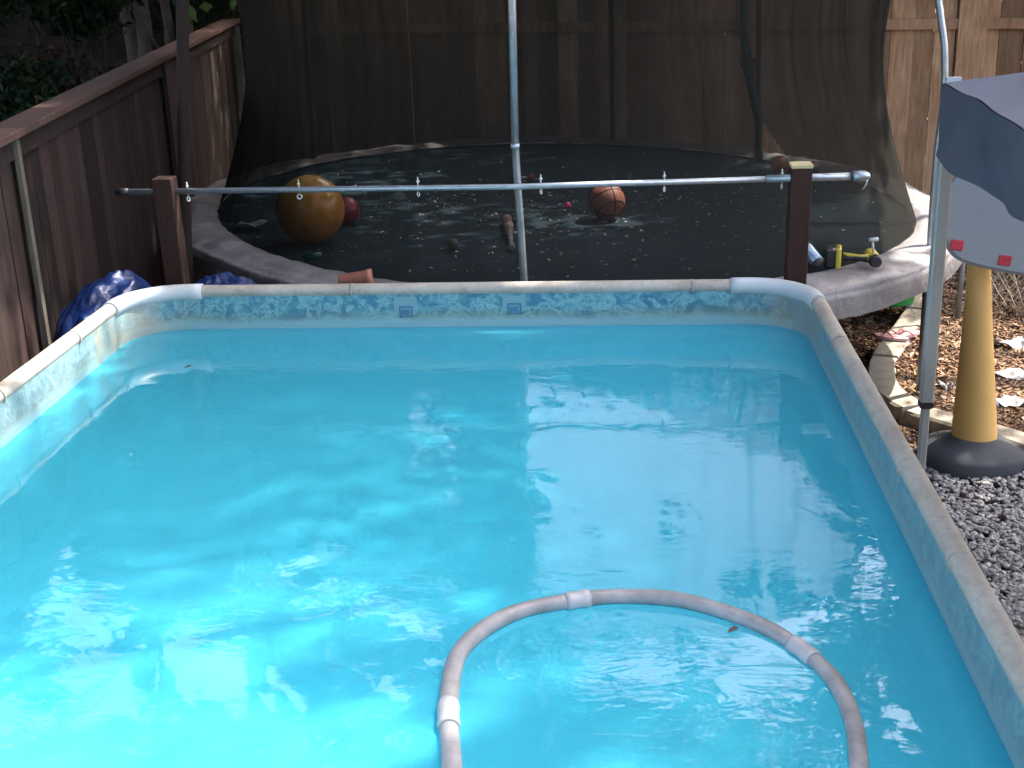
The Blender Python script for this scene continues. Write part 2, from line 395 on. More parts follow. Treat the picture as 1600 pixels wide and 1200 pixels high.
mb = MB(); mb.grid(matf, 96, 20, closed_u=True); mb.build('jump_mat', m_mat, tramp)
MATZ = lambda x, y: .945 - .05 * (1 - min(1, ((x - TC.x) ** 2 + (y - TC.y) ** 2) / 5.3))
PP = [(-.02, .958), (.02, .975), (.08, .982), (.16, .978), (.225, .968), (.27, .950), (.285, .925), (.28, .86), (.27, .80)]
def padf(u, v):
    t = u * T2; i = v * (len(PP) - 1); a = int(min(i, len(PP) - 2)); fr = i - a
    dr = PP[a][0] * (1 - fr) + PP[a + 1][0] * fr; z = PP[a][1] * (1 - fr) + PP[a + 1][1] * fr
    wv = fnoise(math.cos(t) * 6, math.sin(t) * 6, v * 1.5, 1.6) * .016 + fnoise(math.cos(t) * 22, math.sin(t) * 22, v * 2, 1.4) * .007
    wv += fnoise(math.cos(t) * 2.2, math.sin(t) * 2.2, v * 8, 1.0) * .022 * math.sin(math.pi * v)
    if v < .15: dr += .02 * fnoise(math.cos(t) * 8, math.sin(t) * 8, 3, 2)
    return tp(t, dr + wv * .5, z + wv * (1 if v > .05 else .3))
mb = MB(); mb.grid(padf, 420, 24, closed_u=True); mb.build('pad', m_pad, tramp)
mb = MB(); mb.tube([tp(i / 72 * T2, .22, .90) for i in range(72)], .022, 10, closed=True); mb.build('frame', m_galv_d, tramp)
# net
def netr(t, h):
    """h 0..1 from mat to top"""
    h *= 2.2 / 1.75
    pin = -.30 * math.sin(min(h * 1.25, 1) * math.pi * .62) + .16 * min(.35, max(0, h - .55))
    ph = ((t - R_(-92)) % (T2 / 6)) / (T2 / 6) ; sag = -.10 * math.sin(math.pi * ph) * h
    fold = (fnoise(math.cos(t) * 5, math.sin(t) * 5, h * .5, 1.3) * .09 + fnoise(math.cos(t) * 16, math.sin(t) * 16, h * .6, 1.3) * .03) * (.15 + min(h, 1))
    return pin * .85 + sag + fold
NH = 2.2
def netf(u, v):
    t = u * T2; p = tp(t, -.01 + netr(t, v), .955 + NH * v); return p
def holef(u, v):     # the parted opening on the far right
    p = netf(u, v); q = M @ np.array([p.x, p.y, p.z - CAMZ]); 
    t = (u * T2)
    if not (R_(25) < t < R_(70)): return False
    a0 = OPA + (0.0); wd = .085 * max(0, 1 - v / .127)
    return abs(t - OPA) < wd
pz = at(1232, 250, .95); OPA = math.atan2(pz.y - TC.y, pz.x - TC.x)
mb = MB(); mb.grid(netf, 1000, 60, closed_u=True, skip=holef); mb.build('safety_net', m_net, tramp)
mb = MB(); sp = []
for i in range(12):
    v = i / 11 * .75; t = OPA + .02 - .085 * max(0, 1 - v / .127) * -.6 ; p = tp(t, netr(t, v) - .03, .96 + NH * v); sp.append(p)
mb.tube(sp, [.03 if i != 5 else .045 for i in range(12)], 8); mb.box(sp[5], (.11, .05, .07)); mb.build('net_strap', m_black, tramp)
# poles
pc = [at(800, -440, Y=5.93), at(800, 0, Y=5.93), at(805, 228, Y=5.93), at(813, 350, Y=5.93), at(821, 470, Y=5.93)]
pc.append(Vector((pc[-1].x + .02, 5.93, 0)))
pole = MB(); pole.tube(pc[:3], .0175, 16); pole.tube([pc[2] + Vector((0, 0, .012)), pc[2] - Vector((0, 0, .012))], .0215, 16); pole.build('enclosure_pole', m_galv, tramp)
pole = MB(); pole.tube([pc[2], pc[3], pc[4], pc[5]], .0175, 16); pole.build('leg', m_galv_d, tramp)
pl = [at(285, -420, Y=7.0), at(285, 0, Y=7.0), at(287, 200, Y=7.0), at(291, 400, Y=7.0)]; pl.append(Vector((pl[-1].x - .02, 7.0, 0)))
MB().tube(pl, .034, 14).build('enclosure_pole', m_darkpole, tramp)
pr_ = [at(1466, -420, Y=7.0), at(1466, -40, Y=7.0), at(1469, 20, Y=7), at(1476, 80, Y=7.0), at(1474, 160, Y=7), at(1463, 250, Y=7.0), at(1452, 400, Y=7)]
MB().tube(spline(pr_, 6), .0185, 14).build('enclosure_pole', m_galv, tramp)
MB().tube([pr_[-1], at(1438, 610, Y=7.0)], .024, 14).build('leg', m_galv_d, tramp)
for ang in (48, 82, 140):
    t = R_(ang); MB().tube([tp(t, .12, .9), tp(t, .10, 1.7), tp(t, .02, 3.18)], .02, 10).build('enclosure_pole', m_darkpole, tramp)
    MB().tube([tp(t, .22, .9), tp(t, .26, 0)], .022, 10).build('leg', m_galv_d, tramp)
p = at(1494, 520, 0); MB().tube([p, (p.x, p.y, .5), (p.x - .12, p.y, .9)], .02, 10).build('leg', m_galv_d, tramp)
p = tp(R_(-140), .27, 0); MB().tube([p, (p.x, p.y, .9)], .022, 10).build('leg', m_galv_d, tramp)

# leaf litter on the mat
rnd = random.Random(7); mb = MB()
for i in range(2300):
    px = rnd.gauss(820, 290); py = rnd.choice([rnd.gauss(330, 30), rnd.uniform(250, 440), rnd.gauss(300, 22)])
    q = at(px, py, .925); 
    t = math.atan2(q.y - TC.y, q.x - TC.x)
    if math.hypot(q.x - TC.x, q.y - TC.y) > rad(t) - .12: continue
    s1 = rnd.uniform(.006, .019); s2 = s1 * rnd.uniform(.3, .6); a = rnd.uniform(0, 6.28); z = MATZ(q.x, q.y) + .008
    dx = Vector((math.cos(a), math.sin(a), rnd.uniform(-.3, .3))) * s1; dy = Vector((-math.sin(a), math.cos(a), rnd.uniform(0, .5))) * s2
    c = Vector((q.x, q.y, z + .002)); mb.add([c - dx, c + dy, c + dx, c - dy * .7], [(0, 1, 2, 3)], False, 0, rnd.random() ** 1.7)
mb.build('leaf_litter', m_litter, kind='stuff', label='dry leaf bits scattered over the dark trampoline mat', cat='leaf litter')

# ---------------------------------------------------------------- posts and pipe
PY = 5.84
def post(px, ztop, lean, label, pale):
    b = Vector((at(px, 280, Y=PY).x, PY, 0)); w_ = .093
    t = thing('wooden_post', b, label, 'post', 'brown posts carrying the steel pipe')
    m = MB(); m.box((0, 0, ztop / 2), (w_, w_, ztop), bev=.004)
    sh = Matrix(((1, 0, lean), (0, 1, 0), (0, 0, 1)))
    m.v = [tuple(b + sh @ Vector(v)) for v in m.v]; m.build('post_body', m_post, t)
    if pale:
        m = MB(); m.box(b + Vector((lean * ztop, 0, ztop + .009)), (w_ + .004, w_ + .004, .018), bev=.003); m.build('top_end', m_endgrain, t)
    return t
post(262, 1.622, -.01, 'reddish brown square post at left end of the steel pipe', False)
post(1245, 1.615, .01, 'dark brown square post with pale top at right end of the pipe', True)
pipe = thing('steel_pipe', at(800, 288, Y=PY), 'long horizontal galvanized pipe with eye bolts crossing in front of the trampoline', 'pipe')
pa, pm, pb = at(186, 300, Y=PY), at(1222, 279, Y=PY), at(1345, 275, Y=PY)
MB().tube([pa, at(800, 292, Y=PY), pm], .0137, 16).build('pipe', m_galv, pipe)
MB().tube([pm - Vector((.07, 0, 0)), pb], .0175, 16).build('pipe', m_galv, pipe)
MB().tube([pa - Vector((.012, 0, 0)), pa + Vector((.05, 0, 0))], .0178, 16).build('end_cap', m_black, pipe)
MB().tube([pb - Vector((.043, 0, 0)), pb - Vector((.034, 0, 0))], .0235, 16).build('collar', m_black, pipe)
MB().tube([pb - Vector((.035, 0, 0)), pb + Vector((.012, 0, 0)), pb + Vector((.03, 0, -.004)), pb + Vector((.037, 0, -.012))], [.024, .024, .019, .010], 16).build('end_cap', m_galv, pipe)
MB().tube([pb + Vector((.03, -.01, -.01)), pb + Vector((.022, -.012, -.04)), pb + Vector((.008, -.01, -.06))], .0025, 6).build('wire', m_screw, pipe)
for k, px in enumerate((293, 467, 653, 845, 1038, 1222)):
    q = at(px, 300 - (px - 186) * .0213, Y=PY); b = MB()
    b.tube([q + Vector((0, 0, -.03)), q + Vector((0, 0, .040))], .0032, 8); b.tube([q + Vector((0, 0, .015)), q + Vector((0, 0, .024))], .0075, 6)
    ring = [q + Vector((.0105 * math.cos(a) * (1 if k in (1,) else .35), .0105 * math.cos(a) * (.2 if k == 1 else .9), -.040 + .0105 * math.sin(a))) for a in np.linspace(0, T2, 14, endpoint=False)]
    b.tube(ring, .003, 6, closed=True); b.build('eye_bolt', m_screw, pipe)

# ---------------------------------------------------------------- fences
def fence_frame(A, B):
    d = Vector((B[0] - A[0], B[1] - A[1], 0)); L = d.length; d.normalize(); return d, L, Matrix(((d.x, -d.y, 0), (d.y, d.x, 0), (0, 0, 1)))
def boards(A, B, z0, z1, wd, gap, off, th=.018, seed=1, skipgap=.3):
    d, L, m = fence_frame(A, B); r = random.Random(seed); s = 0; mb = MB()
    while s < L:
        ww = wd * r.uniform(.85, 1.1); ww = min(ww, L - s)
        c = Vector((A[0], A[1], 0)) + d * (s + ww / 2) + Vector((-d.y, d.x, 0)) * (off + r.uniform(-.003, .003)); g = gap if r.random() < skipgap else .0015
        mb.box((c.x, c.y, (z0 + z1) / 2), (ww - g, th, z1 - z0 + r.uniform(-.01, .01)), m @ Matrix.Rotation(r.uniform(-.01, .01), 3, 'Z'), tone=r.random())
        s += ww
    return mb
# left fence: face towards the pool is the -normal side
LA, LB = (-2.48, 4.1), (-3.48, 12.0)
d, L, m = fence_frame(LA, LB); nrm = Vector((-d.y, d.x, 0))     # points to -x (away from the pool)
lf = thing('wooden_fence', (-3.1, 8.3, 0), 'reddish brown board fence with flat cap running along the left of the pool', 'fence')
boards(LA, LB, .02, 1.84, .145, .006, .03, seed=3, skipgap=.5).build('fence_boards', m_fence_l, lf)
def lpt(s, off, z): return Vector((LA[0], LA[1], 0)) + d * s + nrm * off + Vector((0, 0, z))
def ls(px, py, off=0):   # distance along the left fence of a photo pixel
    dd = M.T @ np.array([px - 800, py - 600, F]); n3 = nrm; t = (Vector((LA[0], LA[1], 0)) + nrm * off).dot(n3) / (dd[0] * n3.x + dd[1] * n3.y)
    return (Vector((dd[0] * t, dd[1] * t, 0)) - Vector((LA[0], LA[1], 0))).dot(d)
s1, s2 = ls(33, 300), ls(268, 200)
mb = MB(); cuts = [0, s1 + .02, s2 - .03, L + .02]
for a, b in zip(cuts, cuts[1:]):
    mb.box(lpt((a + b) / 2, .03, 1.885), (b - a - .006, .17, .036), m, tone=random.Random(int(a * 9)).uniform(.3, .8), bev=.004)
mb.build('fence_cap', m_fence_cap, lf)
MB().box(lpt(L / 2, .008, 1.815), (L, .022, .095), m, .4).build('fence_rail', m_fence_l, lf)
MB().box(lpt(s1, -.012, .93), (.045, .02, 1.85), m, .6).build('fence_post', m_fence_pale, lf)
MB().box(lpt(s2, -.012, .93), (.20, .03, 1.85), m, .75).build('fence_post', m_fence_l, lf)
MB().box(lpt(L - .01, .0, .92), (.03, .09, 1.84), m, .9).build('fence_post', m_fence_pale, lf)
for o_ in lf.children:
    for v in o_.data.vertices: v.co.z *= 1 + .045 * ((v.co.y + (0)) - 5.4) / 6.6
# back fence
BA, BB = (-3.22, 12.064), (7.5, 9.34)
d2, L2, m2 = fence_frame(BA, BB); n2 = Vector((-d2.y, d2.x, 0))
bf = thing('wooden_fence', (0, 11.2, 0), 'tall cedar board fence standing behind the trampoline', 'fence')
boards(BA, BB, .03, 2.55, .165, .007, .02, seed=11, skipgap=.35).build('fence_boards', m_fence_b, bf)
def bpt(s, off, z): return Vector((BA[0], BA[1], 0)) + d2 * s + n2 * off + Vector((0, 0, z))
def bs(px, py):
    dd = M.T @ np.array([px - 800, py - 600, F]); t = Vector((BA[0], BA[1], 0)).dot(n2) / (dd[0] * n2.x + dd[1] * n2.y)
    return (Vector((dd[0] * t, dd[1] * t, 0)) - Vector((BA[0], BA[1], 0))).dot(d2)
MB().box(bpt(L2 / 2, -.012, 1.875), (L2, .035, .08), m2, .55).build('fence_rail', m_fence_b, bf)
for px in (1519, 960, 440): MB().box(bpt(bs(px, 60), -.034, 1.27), (.215, .022, 2.5), m2, .72).build('fence_post', m_fence_b, bf)
# neighbour fence, far left
NA, NB = (-16, 15.2), (-3.6, 15.2)
nf = thing('neighbor_fence', (-8, 15.2, 0), 'dark weathered fence far behind the trees at upper left', 'fence')
boards(NA, NB, .03, 2.9, .15, .0, 0, seed=5).build('fence_boards', m_fence_n, nf)
for z in (1.62, 1.35): MB().box((-9.8, 15.15, z), (12.4, .05, .08)).build('fence_rail', m_fence_n, nf)

# ---------------------------------------------------------------- trees and foliage
def leaves(centers, size, seed, keep=None, tonef=None):
    r = np.random.RandomState(seed); N = len(centers); c = np.asarray(centers)
    a = r.normal(size=(N, 3)); a /= np.linalg.norm(a, axis=1)[:, None]; b = r.normal(size=(N, 3)); b = np.cross(a, b); b /= np.linalg.norm(b, axis=1)[:, None]
    s = size * r.uniform(.6, 1.4, (N, 1)); A = a * s; B = b * s * .42
    V = np.stack([c - A, c + B, c + A, c - B], 1).reshape(-1, 3)
    return V, N
def foliage(name, centers, size, mat, seed, parent):
    V, N = leaves(centers, size, seed); me = bpy.data.meshes.new(name)
    me.vertices.add(N * 4); me.vertices.foreach_set('co', V.ravel()); me.loops.add(N * 4); me.loops.foreach_set('vertex_index', np.arange(N * 4))
    me.polygons.add(N); me.polygons.foreach_set('loop_start', np.arange(N) * 4); me.polygons.foreach_set('loop_total', np.full(N, 4))
    me.materials.append(mat); at_ = me.attributes.new('tone', 'FLOAT', 'POINT'); r = np.random.RandomState(seed + 1)
    at_.data.foreach_set('value', np.repeat(r.uniform(0, 1, N), 4)); me.update(calc_edges=True)
    o = bpy.data.objects.new(name, me); C.objects.link(o)
    if parent: o.parent = parent; o.matrix_parent_inverse = Matrix.Translation(-parent.location)
    return o
SV = np.array(S)
def ell(cx, cy, rx, ry, x, y): return ((x - cx) / rx) ** 2 + ((y - cy) / ry) ** 2 < 1
LITZ = [(-1.15, 1.75, 1.0, 1.1, .6), (-2.45, 4.7, .40, 1.3, .45), (1.75, 7.7, .7, 1.2, .3), (2.75, 8.0, .9, 1.2, .4), (.0, 8.05, .4, .16, .3),
        (-.45, 5.95, .3, .5, .3), (2.2, 10.2, 1.2, 1.0, .4)]
def lit(x, y, wob):
    """chance that direct sun gets through between the crowns (ground positions at rim height)"""
    best = 0
    for cx, cy, rx, ry, soft in LITZ:
        d = math.sqrt(((x - cx) / rx) ** 2 + ((y - cy) / ry) ** 2) + wob * .5
        best = max(best, min(1, max(0, (1 + soft - d) / (2 * soft))))
    return best
def crown_pts(c, rx, ry, rz, ncl, per, seed, clr=.8):
    r = np.random.RandomState(seed); out = []
    for i in range(ncl):
        v = r.normal(size=3); v /= np.linalg.norm(v); q = np.array(c) + v * np.array([rx, ry, rz]) * r.uniform(.35, 1) ** .6
        out.append(q + r.normal(size=(per, 3)) * clr * np.array([.5, .5, .32]))
    return np.concatenate(out)
GAPS = [(814, 600, 1222, 940, .38, .66), (635, 596, 690, 810, .25, .22), (115, 610, 310, 790, 0, .20), (1270, 835, 1410, 980, 0, .25), (440, 860, 560, 1010, 0, .2), (560, 915, 720, 1010, 0, .25), (310, 600, 400, 690, 0, .05),
        (20, 870, 200, 1040, 0, .15), (470, 600, 545, 720, 0, -.1), (840, 930, 1480, 1250, 0, -.05), (-200, 1010, 640, 1300, 0, .02), (200, 780, 440, 900, 0, -.15)]
frng = random.Random(99)
def filt(P):
    ok = []
    for p in P:
        wob = .45 * fnoise(p[0], p[1], p[2] * .3, 1.6)
        q = p - SV * (p[2] - 1.0) / SV[2]
        k = True
        if -8 < q[0] < 9 and -3 < q[1] < 14 and frng.random() < lit(q[0], q[1], wob) ** .6: k = False
        # open sky between the crowns, as the calm water mirrors it
        if k and p[1] > 6.5:
            v = M @ np.array([p[0], p[1], 1.91 - p[2] - CAMZ])
            if v[2] > 0:
                ax, ay = 800 + F * v[0] / v[2], 600 + F * v[1] / v[2]; n1 = fnoise(ax / 150, ay / 60, 3.3); n2 = fnoise(ax / 34, ay / 22, 7.7)
                for x0, y0, x1, y1, slant, th_ in GAPS:
                    if y0 < ay < y1 and x0 < ax < x1 + slant * (ay - y0) and n1 * .7 + n2 * .5 < th_ - 1.1 * max(0, (ay - y0) / (y1 - y0) - .4): k = False; break
        ok.append(k)
    return P[np.array(ok)]
def tree(loc, h, r0, c, rad3, ncl, per, seed, label, leaf=.10, mat=None, bends=None):
    t = thing('tree', loc, label, 'tree', 'trees standing around the yard')
    rr = random.Random(seed); b = MB(); base = Vector(loc); top = Vector(c)
    path = [base, base.lerp(top, .33) + Vector((rr.uniform(-.1, .1), rr.uniform(-.1, .1), 0)), base.lerp(top, .66), top]
    b.tube(spline(path, 4), [r0 * (1 - .6 * i / 12) for i in range(13)], 12)
    for k in range(7):
        s = base.lerp(top, rr.uniform(.45, .9)); e = top + Vector((rr.uniform(-1, 1) * rad3[0] * .7, rr.uniform(-1, 1) * rad3[1] * .7, rr.uniform(-.3, .6) * rad3[2]))
        b.tube(spline([s, s.lerp(e, .5) + Vector((0, 0, .3)), e], 4), [r0 * .4 * (1 - .8 * i / 8) for i in range(9)], 7)
    b.build('trunk', m_bark, t)
    foliage('crown', filt(crown_pts(c, *rad3, ncl, per, seed)), leaf, mat or m_leaf, seed, t)
    return t
tree((8.8, 7.5, 0), 11, .3, (5.0, 6.2, 11.0), (3.5, 4.7, .9), 520, 500, 21, 'tall broad shade tree right of the yard, its small leaved crown over the pool', .035)
tree((8.6, 9.5, 0), 7, .25, (6.2, 8.2, 6.6), (4.0, 4.4, 1.4), 150, 190, 27, 'lower spreading tree standing right of the canopy', .11)
tree((6.2, 13.6, 0), 7, .22, (5.8, 12.4, 6.2), (4.2, 3.2, 1.7), 100, 170, 22, 'leafy tree behind the right end of the cedar fence', .12)
tree((-1.9, 15.5, 0), 7, .2, (-2.9, 15.2, 5.2), (3.0, 2.2, 3.2), 130, 200, 23, 'dense tree directly behind the middle of the cedar fence', .12)
tree((-8.5, 13.0, 0), 7, .22, (-7.6, 12.6, 5.2), (3.8, 3.6, 2.9), 130, 190, 24, 'dense tree beyond the left fence', .12)
tree((4.6, 17.6, 0), 7, .2, (4.3, 17.2, 7.0), (4.0, 2.4, 2.6), 80, 180, 25, 'tall loose tree far behind the cedar fence', .12)
tree((-5.6, 5.2, 0), 7, .2, (-5.2, 5.6, 5.4), (2.9, 5.2, 1.9), 130, 190, 26, 'overhanging tree left of the reddish brown fence', .12)
tree((-7.8, 9.5, 0), 9, .2, (-.9, 10.6, 8.4), (5.2, 4.0, 1.4), 170, 190, 28, 'high crowned tree reaching over the trampoline from the left', .12)
tree((-5.5, -1.5, 0), 8, .2, (-2.0, .8, 8.0), (3.6, 4.4, 1.5), 150, 190, 29, 'unseen tree added to cover the open sky above the pool', .12)  # added overhead crown, dims the skylight falling on the pool
tree((1.5, -6.5, 0), 8, .25, (.5, -5.0, 5.5), (5.5, 2.4, 2.6), 120, 190, 30, 'unseen tree added behind the camera to cut skylight', .12)  # added out of view, blocks sky light from the near side
def hedge():  # added out of view; its top cuts off the sky mirrored in the water
    t = thing('added_hedge', (1.2, 13.9, 0), 'unseen hedge added behind the cedar fence to edge the mirrored sky', 'hedge'); r = np.random.RandomState(3); N = 60000
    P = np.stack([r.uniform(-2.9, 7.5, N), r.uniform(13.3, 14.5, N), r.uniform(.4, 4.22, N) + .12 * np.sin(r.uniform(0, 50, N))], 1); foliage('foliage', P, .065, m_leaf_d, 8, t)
    b = MB()
    for x in np.arange(-2.6, 7.5, .9): b.tube([(x, 13.9, 0), (x + .1, 13.9, 3.8)], .04, 6)
    b.build('stem', m_bark, t)
hedge()
# slender bare stems just behind the left fence
def stem(pts, Yd, r, label, branches=()):
    P = [at(a, b, Y=Yd) for a, b in pts]; base = Vector((P[-1].x - .05, Yd, 0))
    t = thing('slender_tree', base, label, 'tree', 'slender trees rising behind the left fence')
    b = MB(); top = P[0] + (P[0] - P[1]) * 2.5
    b.tube(spline([base, *P[::-1], top], 4), r, 10); b.build('trunk', m_bark, t)
    for br in branches: MB().tube([at(q[0], q[1], Y=Yd - .05) for q in br], r * .16, 6).build('branch', m_fence_pale, t)
    foliage('crown', crown_pts(top + Vector((0, 0, .6)), .9, .9, .7, 14, 110, int(Yd * 100)), .09, m_leaf, int(Yd * 77), t)
stem([(192, 0), (205, 60), (213, 130)], 12.2, .062, 'thick leaning stem, leftmost behind the left fence')
stem([(218, 0), (226, 50), (232, 130)], 11.6, .072, 'pale straight trunk with two thin pale twigs behind the left fence', [[(222, 28), (237, 58), (247, 75)], [(224, 62), (234, 80)], [(195, 8), (199, 22)]])
stem([(256, 0), (263, 40), (268, 110)], 12.0, .045, 'thin trunk between the pale trunk and the dark pole behind the left fence')
stem([(292, 0), (296, 40), (300, 60)], 12.3, .02, 'very thin pale stem right of the dark pole behind the fence')
def shrub(c, rad3, ncl, per, seed, mat, label, leaf=.045):
    t = thing('shrub', (c[0], c[1], 0), label, 'shrub', 'shrubs beyond the left fence'); b = MB(); rr = random.Random(seed)
    for k in range(7): b.tube(spline([(c[0] + rr.uniform(-.1, .1), c[1], 0), (c[0] + rr.uniform(-.3, .3), c[1], c[2] * .6), (c[0] + rr.uniform(-1, 1) * rad3[0], c[1] + rr.uniform(-1, 1) * rad3[1], c[2] + rr.uniform(0, 1) * rad3[2])], 3), .012, 6)
    b.build('stem', m_bark_d, t); foliage('foliage', crown_pts(c, *rad3, ncl, per, seed, .25), leaf, mat, seed, t)
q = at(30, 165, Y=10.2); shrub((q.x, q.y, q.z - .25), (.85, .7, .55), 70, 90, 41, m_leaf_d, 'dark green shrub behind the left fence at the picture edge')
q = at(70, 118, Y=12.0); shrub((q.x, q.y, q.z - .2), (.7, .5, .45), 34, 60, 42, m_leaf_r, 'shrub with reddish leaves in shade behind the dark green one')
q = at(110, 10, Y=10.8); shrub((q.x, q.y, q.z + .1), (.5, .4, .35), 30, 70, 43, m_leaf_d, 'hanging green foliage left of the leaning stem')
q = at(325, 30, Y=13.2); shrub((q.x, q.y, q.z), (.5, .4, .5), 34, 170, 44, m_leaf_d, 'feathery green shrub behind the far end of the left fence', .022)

# ---------------------------------------------------------------- ground cover
CURB = [at(a, b, .1) for a, b in [(1450, 430), (1435, 480), (1398, 535), (1378, 570), (1384, 605), (1425, 636), (1475, 651), (1530, 667), (1600, 688), (1700, 724)]]
rnd = random.Random(5); mb = MB()
def bedside(x, y):      # right / beyond the edging line
    best = 1e9; s = 1
    for a, b in zip(CURB, CURB[1:]):
        dx, dy = b.x - a.x, b.y - a.y; t = max(0, min(1, ((x - a.x) * dx + (y - a.y) * dy) / (dx * dx + dy * dy))); qx, qy = a.x + dx * t, a.y + dy * t
        dd = math.hypot(x - qx, y - qy)
        if dd < best: best = dd; s = (dx * (y - a.y) - dy * (x - a.x))
    return s > 0, best
for i in range(26000):
    px = rnd.uniform(1255, 1660); py = rnd.uniform(425, 700); q = at(px, py, .03)
    inbed, dist = bedside(q.x, q.y)
    if q.x < 1.0 or q.y > 10.9 or (dist < .07): continue
    if not inbed and rnd.random() < .25: continue
    s1 = rnd.uniform(.010, .030); s2 = s1 * rnd.uniform(.25, .5); a = rnd.uniform(0, 6.28); z = (.075 if inbed else .0) + rnd.uniform(0, .03)
    dx = Vector((math.cos(a), math.sin(a), rnd.uniform(-.5, .5))) * s1; dy = Vector((-math.sin(a), math.cos(a), rnd.uniform(-.5, .5))) * s2
    c = Vector((q.x, q.y, z)); n_ = dx.cross(dy).normalized() * .004
    tn = min(1, max(0, rnd.gauss(.5 if inbed else .3, .25)))
    P = [c - dx, c + dy * .8 - dx * .3, c + dx, c - dy]; mb.add([p + n_ for p in P] + [p - n_ for p in P], [(0, 1, 2, 3), (4, 7, 6, 5), (0, 4, 5, 1), (1, 5, 6, 2), (2, 6, 7, 3), (3, 7, 4, 0)], False, 0, tn)
mb.build('bark_mulch', m_chip, kind='stuff', label='reddish bark chips covering the ground right of the pool', cat='mulch')
# raised soil of the planting bed
bed = [(p.x, p.y) for p in spline(CURB, 4)] + [(6, 5.2), (6, 10.2), (2.6, 10.7)]
MB().add([(x, y, .06) for x, y in bed], [tuple(range(len(bed)))]).build('bed_soil', m_ground, kind='structure')
mb = MB()
ico = [(0, 0, 1), (.89, 0, .45), (.28, .85, .45), (-.72, .53, .45), (-.72, -.53, .45), (.28, -.85, .45), (.72, .53, -.45), (-.28, .85, -.45), (-.89, 0, -.45), (-.28, -.85, -.45), (.72, -.53, -.45)]
icf = [(0, 1, 2), (0, 2, 3), (0, 3, 4), (0, 4, 5), (0, 5, 1), (1, 6, 2), (2, 7, 3), (3, 8, 4), (4, 9, 5), (5, 10, 1), (2, 6, 7), (3, 7, 8), (4, 8, 9), (5, 9, 10), (1, 10, 6)]
for i in range(15000):
    px = rnd.uniform(1270, 1680); py = rnd.uniform(590, 1130); q = at(px, py, .01); inbed, dist = bedside(q.x, q.y)
    if q.x < .95 or inbed or dist < .06: continue
    if py < 700 and rnd.random() < .4: continue
    s = rnd.uniform(.007, .018); mm = Matrix.Rotation(rnd.uniform(0, 6.28), 3, 'Z') @ Matrix.Rotation(rnd.uniform(-.6, .6), 3, 'X') @ Matrix.Diagonal((s * rnd.uniform(.8, 1.5), s, s * rnd.uniform(.45, .8)))
    c = Vector((q.x, q.y, .003 + rnd.uniform(0, .016))); mb.add([c + mm @ Vector(v) * rnd.uniform(.8, 1.15) for v in ico], icf, False, 0, min(1, max(0, rnd.gauss(.5, .22))))
mb.build('gravel', m_stone, kind='stuff', label='grey crushed stone gravel beside the pool wall', cat='gravel')
# edging stones
sp = spline(CURB, 12); acc = [0]
for a, b in zip(sp, sp[1:]): acc.append(acc[-1] + (b - a).length)
def along(s):
    for i in range(len(acc) - 1):
        if acc[i + 1] >= s: return sp[i].lerp(sp[i + 1], (s - acc[i]) / (acc[i + 1] - acc[i]))
    return sp[-1]
s = 0; k = 0; lab = ['farthest, by the trampoline leg', 'second from the trampoline', 'just beyond the pink sandals', 'the pink sandals lie on', 'just nearer than the pink sandals', 'at the bend of the row', 'where the row turns to the right', 'left of the black hoop base', 'behind the black hoop base', 'right of the black hoop base', 'at the right picture edge', 'last, beyond the right picture edge']
while s < acc[-1] - .1 and k < 12:
    Ls = [.5, .48, .42, .36, .34, .32, .30, .30, .36, .36, .38, .4][k]; e = min(s + Ls, acc[-1]); b = MB(); wd = .085
    pts = [along(s + .006 + (e - s - .012) * i / 6) for i in range(7)]; rows = []
    for i, p in enumerate(pts):
        a_ = pts[max(i - 1, 0)]; c_ = pts[min(i + 1, 6)]; t_ = (c_ - a_).normalized(); n_ = Vector((-t_.y, t_.x, 0)); sh = (.008 if i in (0, 6) else 0); top = .112 + .006 * math.sin(k * 2.1)
        rows.append([p - n_ * wd + Vector((0, 0, -p.z)), p - n_ * (wd - sh) + Vector((0, 0, top - .014 - p.z)), p - n_ * (wd - .014) + Vector((0, 0, top - p.z)), p + n_ * (wd - .014) + Vector((0, 0, top - p.z)), p + n_ * wd + Vector((0, 0, top - .014 - p.z)), p + n_ * wd + Vector((0, 0, -p.z))])
    vs = [v for r in rows for v in r]; fs = [(i * 6 + j, i * 6 + j + 1, (i + 1) * 6 + j + 1, (i + 1) * 6 + j) for i in range(6) for j in range(5)] + [tuple(range(5, -1, -1)), tuple(36 + j for j in range(6))]
    b.add(vs, fs); b.build('edging_stone', m_curb, None, 'tan concrete edging stone ' + lab[k], 'edging stone', 'edging stones around the mulch bed', loc=along((s + e) / 2) * 1)
    s = e; k += 1
q = at(1597, 1003, .03); MB().box((q.x + .14, q.y - .1, .03), (.36, .3, .06), rotz(.5), bev=.012).build('paving_stone', m_curb, None, 'tan paving stone on gravel at the lower right edge', 'paving stone')

